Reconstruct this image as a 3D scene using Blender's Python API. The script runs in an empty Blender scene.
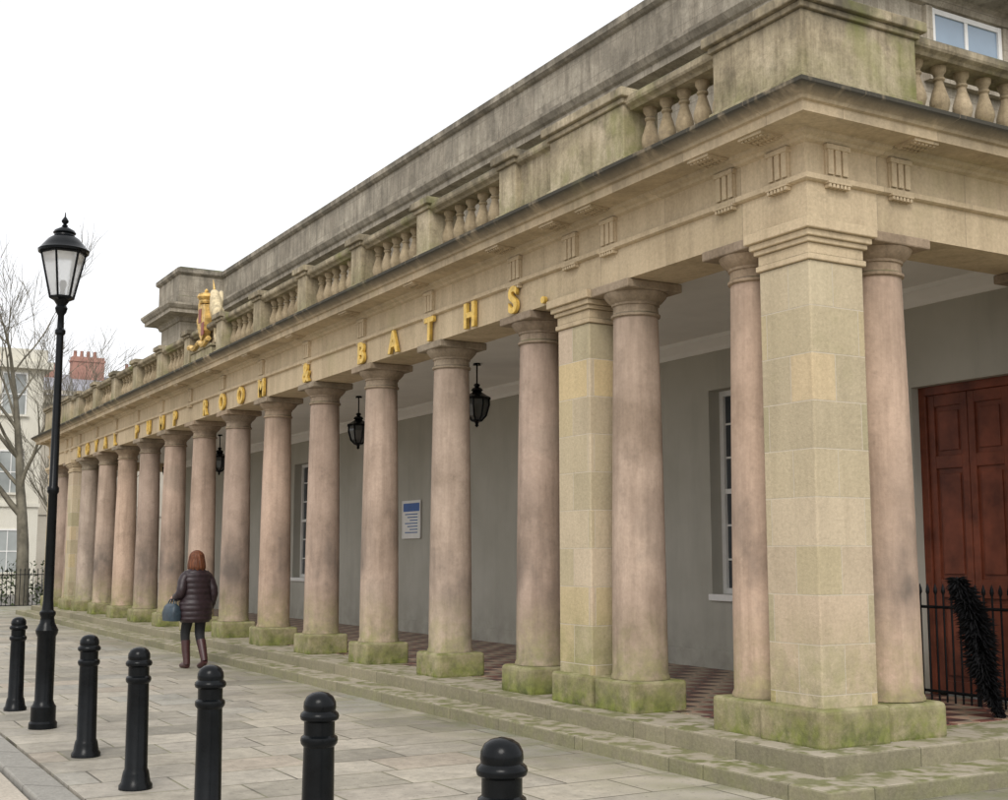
import bpy, bmesh, math, random
from mathutils import Vector, Matrix
random.seed(7)
S=bpy.context.scene
COL=S.collection
ROOT=None
# ---------------------------------------------------------------- helpers
def root(name):
    global ROOT
    e=bpy.data.objects.new(name,None); e.empty_display_size=.2
    COL.objects.link(e); ROOT=e
    return e
def link(ob,parent='R'):
    COL.objects.link(ob)
    p=ROOT if parent=='R' else parent
    if p is not None: ob.parent=p
    return ob
def mesh_ob(name,verts,faces,mat=None,smooth=False,parent='R'):
    me=bpy.data.meshes.new(name); me.from_pydata([tuple(v) for v in verts],[],faces); me.update()
    bm=bmesh.new(); bm.from_mesh(me); bmesh.ops.recalc_face_normals(bm,faces=bm.faces); bm.to_mesh(me); bm.free()
    if smooth:
        for p in me.polygons: p.use_smooth=True
    ob=bpy.data.objects.new(name,me)
    if mat: me.materials.append(mat)
    return link(ob,parent)
def boxdata(x0,x1,y0,y1,z0,z1):
    v=[(x,y,z) for z in (z0,z1) for x,y in ((x0,y0),(x1,y0),(x1,y1),(x0,y1))]
    f=[(0,3,2,1),(4,5,6,7),(0,1,5,4),(1,2,6,5),(2,3,7,6),(3,0,4,7)]
    return v,f
def box(name,x0,x1,y0,y1,z0,z1,mat,bev=0,parent='R'):
    v,f=boxdata(x0,x1,y0,y1,z0,z1)
    ob=mesh_ob(name,v,f,mat,False,parent)
    if bev:
        b=ob.modifiers.new('b','BEVEL'); b.width=bev; b.segments=2
    return ob
def boxes(name,lst,mat,bev=0,parent='R'):
    V=[];F=[]
    for l in lst:
        v,f=boxdata(*l); o=len(V); V+=v; F+=[tuple(i+o for i in q) for q in f]
    ob=mesh_ob(name,V,F,mat,False,parent)
    if bev:
        b=ob.modifiers.new('b','BEVEL'); b.width=bev; b.segments=2
    return ob
def lathedata(prof,n=24,c=(0,0,0),rot=0):
    V=[];F=[]
    for (r,z) in prof:
        for i in range(n):
            a=2*math.pi*i/n+rot
            V.append((c[0]+r*math.cos(a),c[1]+r*math.sin(a),c[2]+z))
    for k in range(len(prof)-1):
        for i in range(n):
            j=(i+1)%n
            F.append((k*n+i,k*n+j,(k+1)*n+j,(k+1)*n+i))
    F.append(tuple(range(n))[::-1]); m=(len(prof)-1)*n
    F.append(tuple(range(m,m+n)))
    return V,F
def autosmooth(me,ang=35):
    for p in me.polygons: p.use_smooth=True
    try: me.set_sharp_from_angle(angle=math.radians(ang))
    except Exception: pass
def lathe(name,prof,mat,n=24,c=(0,0,0),rot=0,parent='R',smooth=True):
    V,F=lathedata(prof,n,c,rot)
    ob=mesh_ob(name,V,F,mat,False,parent)
    if smooth: autosmooth(ob.data)
    return ob
def sweep(name,prof,path,mat,parent='R',closed=True):
    P=[Vector(p) for p in path]; n=len(P); V=[];F=[]
    nr=[]
    for i in range(n-1):
        d=(P[i+1]-P[i]).normalized(); nr.append(Vector((d.y,-d.x)))
    for i in range(n):
        if i==0: m=nr[0]
        elif i==n-1: m=nr[-1]
        else: m=(nr[i-1]+nr[i])/(1+nr[i-1].dot(nr[i]))
        for d,z in prof: V.append((P[i].x+m.x*d,P[i].y+m.y*d,z))
    k=len(prof)
    for i in range(n-1):
        for j in range(k if closed else k-1):
            j2=(j+1)%k
            F.append((i*k+j,i*k+j2,(i+1)*k+j2,(i+1)*k+j))
    if closed:
        F.append(tuple(range(k))); F.append(tuple(range((n-1)*k,n*k))[::-1])
    return mesh_ob(name,V,F,mat,False,parent)
def tubedata(pts,rad,n=10):
    P=[Vector(p) for p in pts]; V=[];F=[]
    up=Vector((0.13,0.21,1)).normalized()
    prev=None
    for i,p in enumerate(P):
        a=P[max(i-1,0)]; b=P[min(i+1,len(P)-1)]
        t=(b-a).normalized()
        if prev is None:
            x=t.cross(up)
            if x.length<.05: x=t.cross(Vector((1,0,0)))
        else: x=prev-t*prev.dot(t)
        x.normalize(); prev=x; y=t.cross(x)
        for k in range(n):
            an=2*math.pi*k/n
            V.append(p+(x*math.cos(an)+y*math.sin(an))*rad[i])
    for i in range(len(P)-1):
        for k in range(n):
            k2=(k+1)%n
            F.append((i*n+k,i*n+k2,(i+1)*n+k2,(i+1)*n+k))
    F.append(tuple(range(n))[::-1]); m=(len(P)-1)*n; F.append(tuple(range(m,m+n)))
    return V,F
def tube(name,pts,rad,mat,n=10,parent='R'):
    if not hasattr(rad,'__len__'): rad=[rad]*len(pts)
    V,F=tubedata(pts,rad,n)
    ob=mesh_ob(name,V,F,mat,False,parent); autosmooth(ob.data,50)
    return ob
def multi(name,parts,mat,smooth=True,parent='R'):
    V=[];F=[]
    for v,f in parts:
        o=len(V); V+=[tuple(q) for q in v]; F+=[tuple(i+o for i in q) for q in f]
    ob=mesh_ob(name,V,F,mat,False,parent)
    if smooth: autosmooth(ob.data,45)
    return ob
def skin(name,verts,edges,rad,mat,rootv=0,sub=2,parent='R'):
    me=bpy.data.meshes.new(name); me.from_pydata(verts,edges,[]); me.update()
    ob=bpy.data.objects.new(name,me); link(ob,parent)
    me.materials.append(mat)
    m=ob.modifiers.new('skin','SKIN'); m.use_smooth_shade=True
    sv=me.skin_vertices[0].data
    for i,r in enumerate(rad):
        sv[i].radius=(r,r) if not hasattr(r,'__len__') else r
        sv[i].use_root=(i==rootv)
    s=ob.modifiers.new('s','SUBSURF'); s.levels=sub; s.render_levels=sub
    return ob
# ---------------------------------------------------------------- materials
class NB:
    def __init__(s,name):
        s.m=bpy.data.materials.new(name); s.m.use_nodes=True
        s.t=s.m.node_tree; s.n=s.t.nodes; s.l=s.t.links
        s.b=s.n['Principled BSDF']
        g=s.n.new('ShaderNodeNewGeometry'); s.pos=g.outputs['Position']; s.nor=g.outputs['Normal']
    def lk(s,a,b): s.l.new(a,b)
    def mapping(s,vec,scale=(1,1,1),rot=(0,0,0),loc=(0,0,0)):
        m=s.n.new('ShaderNodeMapping'); s.lk(vec,m.inputs['Vector'])
        m.inputs['Scale'].default_value=scale; m.inputs['Rotation'].default_value=rot; m.inputs['Location'].default_value=loc
        return m.outputs[0]
    def noise(s,scale,detail=4,rough=.6,vec=None,dist=0):
        n=s.n.new('ShaderNodeTexNoise'); s.lk(vec or s.pos,n.inputs['Vector'])
        n.inputs['Scale'].default_value=scale; n.inputs['Detail'].default_value=detail
        n.inputs['Roughness'].default_value=rough; n.inputs['Distortion'].default_value=dist
        return n.outputs['Fac']
    def ramp(s,fac,stops):
        r=s.n.new('ShaderNodeValToRGB'); s.lk(fac,r.inputs[0]); e=r.color_ramp.elements
        while len(e)<len(stops): e.new(.5)
        for i,(p,c) in enumerate(stops):
            e[i].position=p
            e[i].color=(c,c,c,1) if not hasattr(c,'__len__') else (*c,1)
        return r.outputs[0]
    def mix(s,a,b,f,mode='MIX'):
        m=s.n.new('ShaderNodeMix'); m.data_type='RGBA'; m.blend_type=mode
        def st(sock,v):
            if isinstance(v,bpy.types.NodeSocket): s.lk(v,sock)
            else: sock.default_value=(*v,1) if hasattr(v,'__len__') else v
        st(m.inputs[0],f); st(m.inputs[6],a); st(m.inputs[7],b)
        return m.outputs[2]
    def math(s,op,a,b=0,clamp=False):
        m=s.n.new('ShaderNodeMath'); m.operation=op; m.use_clamp=clamp
        for i,v in enumerate((a,b)):
            if isinstance(v,bpy.types.NodeSocket): s.lk(v,m.inputs[i])
            else: m.inputs[i].default_value=v
        return m.outputs[0]
    def sep(s,v):
        x=s.n.new('ShaderNodeSeparateXYZ'); s.lk(v,x.inputs[0]); return x.outputs
    def comb(s,x,y,z):
        c=s.n.new('ShaderNodeCombineXYZ')
        for i,v in enumerate((x,y,z)):
            if isinstance(v,bpy.types.NodeSocket): s.lk(v,c.inputs[i])
            else: c.inputs[i].default_value=v
        return c.outputs[0]
    def maprange(s,v,a,b,c=0,d=1):
        m=s.n.new('ShaderNodeMapRange'); s.lk(v,m.inputs[0])
        for i,q in enumerate((a,b,c,d)): m.inputs[i+1].default_value=q
        return m.outputs[0]
    def bump(s,h,strength=.3,dist=.02):
        b=s.n.new('ShaderNodeBump'); s.lk(h,b.inputs['Height']); b.inputs['Strength'].default_value=strength
        b.inputs['Distance'].default_value=dist; s.lk(b.outputs[0],s.b.inputs['Normal'])
    def out(s,col,rough=.8,metal=0,spec=.3):
        if isinstance(col,bpy.types.NodeSocket): s.lk(col,s.b.inputs['Base Color'])
        else: s.b.inputs['Base Color'].default_value=(*col,1)
        if isinstance(rough,bpy.types.NodeSocket): s.lk(rough,s.b.inputs['Roughness'])
        else: s.b.inputs['Roughness'].default_value=rough
        s.b.inputs['Metallic'].default_value=metal
        s.b.inputs['Specular IOR Level'].default_value=spec
        return s.m
def stone(name,cols,scale=1.6,blocks=None,bw=.6,bh=.33,streak=.5,algae=None,moss=.6,smudge=False,objrand=False,joint=(.12,.10,.08),mortar=.006,grime=None,mossc=None,bmix=.62,tint=None,grain=(.84,1.10),bmp=.45):
    N=NB(name)
    n1=N.noise(scale,5,.65)
    st=[(.3+.4*i/(len(cols)-1),c) for i,c in enumerate(cols)]
    c=N.ramp(n1,st)
    bfac=None
    if blocks:
        x,y,z=N.sep(N.pos)
        v=N.comb(N.math('ADD',x,y),N.math('ADD',z,.45),0)
        b=N.n.new('ShaderNodeTexBrick'); N.lk(v,b.inputs['Vector'])
        b.inputs['Color1'].default_value=(0,0,0,1); b.inputs['Color2'].default_value=(1,1,1,1); b.inputs['Mortar'].default_value=(.5,.5,.5,1)
        b.inputs['Scale'].default_value=1; b.inputs['Brick Width'].default_value=bw; b.inputs['Row Height'].default_value=bh
        b.inputs['Mortar Size'].default_value=mortar; b.inputs['Mortar Smooth'].default_value=.3
        bc=N.ramp(b.outputs['Color'],[(i/(len(blocks)-1),q) for i,q in enumerate(blocks)])
        c=N.mix(c,bc,bmix); bfac=b.outputs['Fac']
    if objrand:
        oi=N.n.new('ShaderNodeObjectInfo')
        rr=N.ramp(oi.outputs['Random'],[(0,(.80,.80,.81)),(.35,(1.02,.97,.93)),(.7,(.90,.95,.97)),(1,(1.07,1.01,.95))])
        c=N.mix(c,rr,1,'MULTIPLY')
    g=N.noise(34,2,.7); c=N.mix(c,N.ramp(g,[(.3,grain[0]),(.7,grain[1])]),1,'MULTIPLY')
    sv=N.mapping(N.pos,(5,5,.45)); s1=N.noise(1.3,4,.7,sv)
    sm=N.ramp(s1,[(.44,0),(.72,1)])
    sm=N.math('MULTIPLY',sm,streak)
    c=N.mix(c,N.mix(c,(.32,.29,.26),1,'MULTIPLY'),sm)
    b2=N.ramp(N.noise(4.5,4,.75),[(.55,0),(.68,1)]); b2=N.math('MULTIPLY',b2,streak*.45)
    c=N.mix(c,(.085,.073,.055),b2)
    x,y,z=N.sep(N.pos)
    if smudge:
        w=N.math('MULTIPLY',N.maprange(z,.8,1.3),N.maprange(z,2.6,1.5))
        q=N.ramp(N.noise(1.1,4,.6,N.mapping(N.pos,(1.3,1.3,.8))),[(.46,0),(.70,1)])
        c=N.mix(c,(.12,.10,.085),N.math('MULTIPLY',N.math('MULTIPLY',w,q),.85))
        w2=N.maprange(z,2.9,4.0); q2=N.ramp(N.noise(3,4,.6,N.mapping(N.pos,(1.5,1.5,.4))),[(.35,.1),(.7,1)])
        c=N.mix(c,(.18,.14,.10),N.math('MULTIPLY',N.math('MULTIPLY',w2,q2),.75))
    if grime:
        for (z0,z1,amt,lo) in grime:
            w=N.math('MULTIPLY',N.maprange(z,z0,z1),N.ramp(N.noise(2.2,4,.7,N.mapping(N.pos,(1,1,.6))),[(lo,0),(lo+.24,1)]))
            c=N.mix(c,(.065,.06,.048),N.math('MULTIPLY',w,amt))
    if tint:
        lo,amt,tc=tint
        c=N.mix(c,tc,N.math('MULTIPLY',N.ramp(N.noise(.9,4,.7,N.mapping(N.pos,(1,1,.8),(0,0,0),(7,3,2))),[(lo,0),(lo+.14,1)]),amt))
    if algae:
        z0,z1,amt=algae
        w=N.maprange(z,z1,z0); q=N.ramp(N.noise(4,4,.7),[(.32,.12),(.56,1)])
        m=N.math('MULTIPLY',N.math('MULTIPLY',w,q),amt,True)
        gc=N.ramp(N.noise(9,3),[(.35,(.07,.095,.018)),(.65,(.20,.235,.045))])
        c=N.mix(c,gc,m)
    nx,ny,nz=N.sep(N.nor)
    if moss>0:
        up=N.math('MULTIPLY',N.maprange(nz,.3,.8),N.ramp(N.noise(3,4,.7),[(.3,.35),(.6,1)]))
        mc=mossc or [(.4,(.045,.045,.038)),(.65,(.11,.12,.045))]
        c=N.mix(c,N.ramp(N.noise(6,2),mc),N.math('MULTIPLY',up,moss))
    if bfac is not None: c=N.mix(c,joint,N.math('MULTIPLY',bfac,.8))
    h=N.noise(18,3,.8)
    if bfac is not None: h=N.math('SUBTRACT',h,N.math('MULTIPLY',bfac,.8))
    N.bump(h,bmp,.014)
    return N.out(c,.88,0,.2)

M_pink=stone('pink_sandstone',[(.31,.235,.18),(.43,.33,.262),(.52,.40,.32),(.42,.335,.27)],.9,streak=.42,algae=(.45,1.2,.6),smudge=True,objrand=True,moss=.5,grain=(.92,1.05),bmp=.25)
M_plinth=stone('plinth_stone',[(.24,.20,.12),(.43,.37,.24)],3,streak=.2,algae=(.2,.66,1.0),moss=.75,mossc=[(.4,(.13,.155,.03)),(.65,(.34,.31,.19))])
M_pillar=stone('ashlar_sandstone',[(.40,.335,.22),(.57,.475,.33)],1.5,blocks=[(.38,.34,.21),(.55,.43,.325),(.62,.48,.26),(.46,.39,.25),(.60,.49,.36),(.50,.44,.285)],bw=.50,bh=.355,streak=.18,algae=(.4,1.3,.55),joint=(.52,.46,.37),mortar=.005,bmix=.74,tint=(.56,.28,(.29,.29,.13)),grain=(.90,1.06))
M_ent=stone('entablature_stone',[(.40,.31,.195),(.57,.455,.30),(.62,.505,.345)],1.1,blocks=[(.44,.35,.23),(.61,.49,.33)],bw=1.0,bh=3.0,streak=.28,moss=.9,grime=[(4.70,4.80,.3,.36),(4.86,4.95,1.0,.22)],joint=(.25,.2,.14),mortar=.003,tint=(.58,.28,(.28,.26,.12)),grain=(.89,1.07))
M_bal=stone('balustrade_stone',[(.26,.215,.145),(.44,.37,.25),(.56,.475,.34)],2.2,streak=.75,moss=.9,algae=(5.0,5.5,.35),grime=[(5.5,5.75,.75,.36)],tint=(.54,.65,(.18,.20,.045)))
M_cap=stone('capital_stone',[(.25,.195,.135),(.42,.335,.25)],2.5,streak=.4,moss=.7,objrand=True)
M_upper=stone('upper_wall_stone',[(.30,.265,.205),(.44,.39,.31),(.51,.455,.365)],1.2,blocks=[(.33,.29,.23),(.48,.43,.345)],bw=.9,bh=.36,streak=.65,moss=.9,joint=(.19,.165,.13),mortar=.004,grime=[(7.7,8.0,.4,.36),(8.95,9.15,.7,.34)])
M_step=stone('step_stone',[(.20,.18,.13),(.35,.31,.24)],2,streak=.12,algae=(-.9,.30,1.25),moss=.85,blocks=[(.20,.18,.12),(.33,.29,.20)],bw=1.3,bh=4,joint=(.05,.05,.03),mortar=.004,mossc=[(.40,(.15,.165,.05)),(.54,(.40,.355,.28))])

def plain(name,col,rough=.5,metal=0,spec=.5,var=.1,scale=8,bump=0):
    N=NB(name); n=N.noise(scale,3)
    c=N.mix(col,N.ramp(n,[(.3,1-var),(.7,1+var)]),1,'MULTIPLY')
    if bump: N.bump(N.noise(scale*5,2),bump,.01)
    return N.out(c,rough,metal,spec)
M_black=plain('black_gloss_paint',(.005,.006,.007),.22,0,.17,.3,12,.05)
def rendered_wall():
    N=NB('grey_render_wall'); x,y,z=N.sep(N.pos)
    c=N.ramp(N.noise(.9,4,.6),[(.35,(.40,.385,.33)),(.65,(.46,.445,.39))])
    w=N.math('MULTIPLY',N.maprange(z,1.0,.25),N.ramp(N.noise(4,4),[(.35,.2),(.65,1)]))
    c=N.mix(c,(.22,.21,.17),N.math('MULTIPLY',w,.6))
    c=N.mix(c,(.25,.24,.21),N.math('MULTIPLY',N.ramp(N.noise(1,4,.6,N.mapping(N.pos,(3,3,.4))),[(.5,0),(.75,1)]),.3))
    N.bump(N.noise(40,2),.12,.01)
    return N.out(c,.85,0,.2)
M_wall=rendered_wall()
M_ceil=plain('ceiling_paint',(.80,.785,.75),.8,0,.2,.04,2)
M_white=plain('white_paint',(.78,.77,.74),.5,0,.4,.05,6)
M_gold=plain('gilt',(.70,.47,.11),.42,.25,.4,.25,14)
M_goldo=plain('weathered_gilt',(.58,.38,.12),.5,.15,.4,.55,9,.3)
M_doorw=plain('door_wood',(.15,.042,.022),.42,0,.3,.4,4,.08)
M_glass=plain('dark_window_glass',(.05,.058,.065),.05,0,.8,.25,2)
M_skin=plain('skin',(.5,.3,.22),.55,0,.4,.05)
M_stonew=plain('painted_stone',(.60,.50,.32),.7,0,.3,.4,9,.2)

def pave():
    N=NB('york_stone_paving'); x,y,z=N.sep(N.pos)
    v=N.comb(x,y,0)
    b=N.n.new('ShaderNodeTexBrick'); N.lk(N.mapping(v,(1,1,1),(0,0,0),(.3,.1,0)),b.inputs['Vector'])
    b.offset=.42; b.squash=1.35; b.squash_frequency=3
    b.inputs['Color1'].default_value=(0,0,0,1); b.inputs['Color2'].default_value=(1,1,1,1); b.inputs['Mortar'].default_value=(.5,.5,.5,1)
    b.inputs['Scale'].default_value=1; b.inputs['Brick Width'].default_value=.80; b.inputs['Row Height'].default_value=.56
    b.inputs['Mortar Size'].default_value=.010; b.inputs['Mortar Smooth'].default_value=.2
    c=N.ramp(b.outputs['Color'],[(0,(.27,.25,.205)),(.25,(.43,.39,.315)),(.5,(.36,.33,.275)),(.62,(.48,.435,.355)),(.8,(.35,.335,.29)),(1,(.43,.37,.295))])
    c=N.mix(c,N.ramp(N.noise(.6,5,.6),[(.3,.74),(.65,1.16)]),1,'MULTIPLY')
    c=N.mix(c,N.ramp(N.noise(6,5,.78),[(.3,.68),(.7,1.18)]),1,'MULTIPLY')
    dots=N.ramp(N.noise(22,2,.5),[(.64,0),(.70,1)]); c=N.mix(c,(.13,.12,.105),N.math('MULTIPLY',dots,.5))
    w=N.math('MULTIPLY',N.maprange(x,4.8,5.95),N.ramp(N.noise(3,4,.7),[(.4,0),(.60,1)]))
    c=N.mix(c,(.13,.14,.055),N.math('MULTIPLY',w,.7))
    c=N.mix(c,N.ramp(N.noise(1.5,3),[(.4,(.10,.09,.07)),(.6,(.22,.21,.13))]),N.math('MULTIPLY',b.outputs['Fac'],.9))
    h=N.math('SUBTRACT',N.math('ADD',N.noise(12,3,.7),N.math('MULTIPLY',b.outputs['Color'],.6)),N.math('MULTIPLY',b.outputs['Fac'],1.5))
    N.bump(h,.45,.012)
    r=N.ramp(N.noise(.8,4),[(.35,.5),(.65,.85)])
    return N.out(c,r,0,.35)
M_pave=pave()
def asphalt():
    N=NB('asphalt'); c=N.ramp(N.noise(60,3,.7),[(.3,(.13,.12,.11)),(.7,(.24,.225,.2))])
    c=N.mix(c,N.ramp(N.noise(.5,4),[(.3,.8),(.7,1.2)]),1,'MULTIPLY'); N.bump(N.noise(80,2),.4,.01)
    return N.out(c,.85)
def setts():
    N=NB('road_surface'); c=N.ramp(N.noise(45,3,.7),[(.3,(.34,.305,.25)),(.7,(.54,.48,.40))])
    c=N.mix(c,N.ramp(N.noise(.6,5),[(.3,.82),(.7,1.1)]),1,'MULTIPLY'); N.bump(N.noise(60,2),.4,.01)
    return N.out(c,.85)
def tiles():
    N=NB('floor_tiles'); x,y,z=N.sep(N.pos)
    v=N.mapping(N.comb(x,y,0),(1,1,1),(0,0,math.radians(45)))
    k=N.n.new('ShaderNodeTexChecker'); N.lk(v,k.inputs['Vector']); k.inputs['Scale'].default_value=5.2
    k.inputs['Color1'].default_value=(.24,.09,.065,1); k.inputs['Color2'].default_value=(.03,.03,.032,1)
    k2=N.n.new('ShaderNodeTexChecker'); N.lk(N.comb(x,y,0),k2.inputs['Vector']); k2.inputs['Scale'].default_value=3.7
    k2.inputs['Color1'].default_value=(.50,.42,.30,1); k2.inputs['Color2'].default_value=(.12,.06,.05,1)
    c=N.mix(k.outputs['Color'],k2.outputs['Color'],.5)
    c=N.mix(c,N.ramp(N.noise(3,4),[(.3,.8),(.7,1.2)]),1,'MULTIPLY')
    return N.out(c,.4,0,.4)
M_asph=asphalt(); M_road=setts(); M_tile=tiles()
M_kerb=stone('kerb_granite',[(.27,.255,.23),(.38,.365,.33)],6,blocks=[(.26,.25,.22),(.36,.345,.31)],bw=.9,bh=5,streak=.15,moss=0,joint=(.06,.055,.05),mortar=.010)

# ---------------------------------------------------------------- ground
ROOT=None
box('ground',-400,500,-300,700,-.9,-.124,M_asph,parent=None)
box('road',-9,1.575,-30,60,-.3,-.04,M_road,parent=None)
box('kerb',1.6,1.85,-30,60,-.3,-.004,M_kerb,.015,parent=None)
box('pavement',1.868,60,-30,44,-.3,0,M_pave,parent=None)

# ---------------------------------------------------------------- building
B=root('pump_room_building')
YN=6.77; YF=37.33; XF=6.5; XC=6.775; D=.55
XE=22
FL=.25
random.seed(3)
def stepstones(name,x0,y0,yend,z0,z1):
    y=y0; L=[]
    while y<yend:
        l=random.uniform(1.1,1.9); y2=min(y+l,yend)
        dx=random.uniform(-.008,.008); dz=random.uniform(-.004,.004)
        L.append((x0+dx,8.0 if y==y0 else 7.4,y,y2-.006,z0,z1+dz)); y=y2
    x=8.0+.006
    while x<XE:
        l=random.uniform(1.1,1.9); x2=min(x+l,XE); dy=random.uniform(-.008,.008); dz=random.uniform(-.004,.004)
        L.append((x,x2-.006,y0+dy,7.7,z0,z1+dz)); x=x2
    boxes(name,L,M_step,.014)
stepstones('lower_step',5.88,6.08,37.9,-.05,.115)
stepstones('upper_step',6.24,6.49,37.6,.05,FL)
box('portico_floor',6.9,9.97,7.2,37.3,.2,FL+.006,M_tile)
random.seed(7)
ycols=[7.67,9.34]+[11.05+2*i for i in range(12)]+[34.77,36.41]
ypil=[7.045,9.98,34.13,37.05]
zp=.52
prof=[(.265,zp),(.265,zp+.015),(.255,zp+.04)]
for i in range(12):
    t=i/11; r=.25-.042*(t**1.5)
    prof.append((r,zp+.05+(3.78-zp-.05)*t))
prof+=[(.205,3.79),(.228,3.80),(.23,3.82),(.212,3.835),(.208,3.90),(.222,3.905),(.224,3.925),(.245,3.94),(.285,3.985),(.298,4.01),(.295,4.02)]
Vc,Fc=lathedata(prof,40)
me=bpy.data.meshes.new('column'); me.from_pydata(Vc,[],Fc); autosmooth(me,40)
me.materials.append(M_pink); me.materials.append(M_cap)
for p in me.polygons:
    if p.center.z>3.79: p.material_index=1
v,f=boxdata(-.31,.31,-.31,.31,4.018,4.10)
ab=bpy.data.meshes.new('abacus'); ab.from_pydata(v,[],f); ab.materials.append(M_cap)
v,f=boxdata(-.3,.3,-.3,.3,FL-.02,zp)
pl=bpy.data.meshes.new('plinth'); pl.from_pydata(v,[],f); pl.materials.append(M_plinth)
def worn(o,w):
    b=o.modifiers.new('b','BEVEL'); b.width=w; b.segments=3
    for p in o.data.polygons: p.use_smooth=False
def column(x,y):
    o=bpy.data.objects.new('column',me); link(o); o.location=(x,y,0); o.rotation_euler[2]=random.random()*6
    a=bpy.data.objects.new('abacus',ab); link(a); a.location=(x,y,0); m=a.modifiers.new('b','BEVEL'); m.width=.012; m.segments=2
    a=bpy.data.objects.new('plinth',pl); link(a); a.location=(x+random.uniform(-.006,.006),y,random.uniform(-.006,0)); worn(a,random.uniform(.03,.05)); a.rotation_euler[2]=random.uniform(-.012,.012)
def pillar(x,y):
    h=.275
    box('pillar',x-h,x+h,y-h,y+h,zp-.01,3.80,M_pillar,.012)
    boxes('pillar_capital',[(x-h-.02,x+h+.02,y-h-.02,y+h+.02,3.80,3.845),(x-h-.005,x+h+.005,y-h-.005,y+h+.005,3.845,3.93),
      (x-h-.03,x+h+.03,y-h-.03,y+h+.03,3.93,3.97),(x-h-.055,x+h+.055,y-h-.055,y+h+.055,3.97,4.02),(x-h-.085,x+h+.085,y-h-.085,y+h+.085,4.02,4.101)],M_ent,.008)
    worn(box('pillar_plinth',x-h-.065,x+h+.065,y-h-.062,y+h+.062,FL-.02,zp+.006,M_plinth),.035)
for y in ycols: column(XC,y)
for y in ypil: pillar(XC,y)
yS=7.045
xside=[7.46,9.58]; xsp=[10.24]
for x in xside: column(x,yS)
for x in xsp: pillar(x,yS)
eprof=[(-D,4.10),(0,4.10),(0,4.40),(.022,4.405),(.04,4.415),(.04,4.455),(.005,4.46),(.005,4.70),(.04,4.715),(.055,4.735),(.09,4.75),(.10,4.775),(.33,4.785),(.33,4.86),(.355,4.868),(.37,4.89),(.41,4.92),(.44,4.945),(.45,4.955),(.45,4.985),(.1,5.035),(-D,5.035)]
path=[(12,YF),(XF,YF),(XF,YN),(XE,YN)]
sweep('entablature',eprof,path,M_ent)
sweep('balustrade_base',[(-.24,5.03),(.12,5.03),(.12,5.07),(.09,5.085),(.07,5.11),(-.2,5.11)],path,M_bal)
sweep('balustrade_rail',[(-.2,5.62),(.05,5.62),(.07,5.64),(.11,5.66),(.12,5.68),(.12,5.725),(.09,5.75),(-.21,5.76),(-.24,5.68)],path,M_bal)
def pedestal(x0,x1,y0,y1,h=5.66):
    boxes('balustrade_pedestal',[(x0,x1,y0,y1,5.03,h),(x0-.03,x1+.03,y0-.03,y1+.03,5.03,5.17),
        (x0-.03,x1+.03,y0-.03,y1+.03,h,h+.05),(x0-.07,x1+.07,y0-.07,y1+.07,h+.05,h+.135)],M_bal,.01)
bx0,bx1=6.37,6.76
pedestal(bx0,7.58,YN-.13,YN+.9,5.68)
pedestal(bx0,bx1,8.93,10.18,5.67); pedestal(bx0,bx1,33.9,35.1); pedestal(bx0,bx1,36.4,YF+.13,5.67)
ypier=[11.05+2*i for i in range(12)]
for y in ypier: pedestal(bx0+.01,bx1,y-.17,y+.17,5.665)
boxes('balustrade_panel',[(6.44,6.70,10.1,11.0,5.10,5.63),(6.44,6.70,33.2,34.0,5.10,5.63)],M_bal)
bp=[(.060,0),(.066,.02),(.066,.035),(.05,.05),(.034,.065),(.04,.09),(.068,.135),(.082,.18),(.08,.22),(.062,.28),(.042,.34),(.036,.37),(.05,.385),(.05,.40),(.038,.412),(.044,.43),(.062,.455),(.066,.50)]
bp=[(r,z*1.06) for r,z in bp]
Vb,Fb=lathedata(bp,14); bm_=bpy.data.meshes.new('baluster'); bm_.from_pydata(Vb,[],Fb); autosmooth(bm_,40)
M_balu=stone('baluster_stone',[(.30,.235,.14),(.50,.40,.27)],3,streak=.5,moss=.6)
bm_.materials.append(M_balu)
def baluster(x,y):
    o=bpy.data.objects.new('baluster',bm_); link(o); o.location=(x,y,5.10)
def run_bal(a,b,fixed,axis):
    n=max(1,round((b-a)/.26))
    for i in range(n):
        t=a+(b-a)*(i+.5)/n
        baluster(fixed,t) if axis=='y' else baluster(t,fixed)
run_bal(7.68,8.92,6.57,'y'); run_bal(35.1,36.4,6.57,'y')
for i in range(11): run_bal(ypier[i]+.18,ypier[i+1]-.18,6.57,'y')
run_bal(7.66,9.85,YN+.07,'x'); run_bal(10.4,11.6,YN+.07,'x'); run_bal(12.0,14,YN+.07,'x')
pedestal(9.9,10.35,YN-.12,YN+.25,5.66); pedestal(11.6,12.0,YN-.12,YN+.25,5.66)
def trig_y(y):
    L=[]
    for k in (-.075,0,.075): L.append((XF-.045,XF+.01,y+k-.027,y+k+.027,4.47,4.70))
    L.append((XF-.025,XF+.01,y-.11,y+.11,4.457,4.70)); L.append((XF-.055,XF+.01,y-.12,y+.12,4.665,4.705))
    L.append((XF-.06,XF+.0,y-.12,y+.12,4.395,4.414))
    for i in range(6): L.append((XF-.055,XF,y-.11+i*.0385,y-.085+i*.0385,4.365,4.396))
    return L
def trig_x(x):
    out=[]
    for (a,b,c,d,e,f_) in trig_y(0):
        out.append((x+c,x+d,YN+(a-XF),YN+(b-XF),e,f_))
    return out
L=[]
for y in ycols+ypil: L+=trig_y(y)
for x in [6.79]+xside+xsp+[11.8,13]: L+=trig_x(x)
boxes('frieze_brackets',L,M_ent,.004)
L=[]
def mut_y(y):
    o=[(XF-.31,XF-.1,y-.13,y+.13,4.762,4.79)]
    for a in range(3):
        for b in range(6): o.append((XF-.29+a*.07,XF-.26+a*.07,y-.115+b*.041,y-.09+b*.041,4.748,4.765))
    return o
for y in ycols+ypil: L+=mut_y(y)
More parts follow.
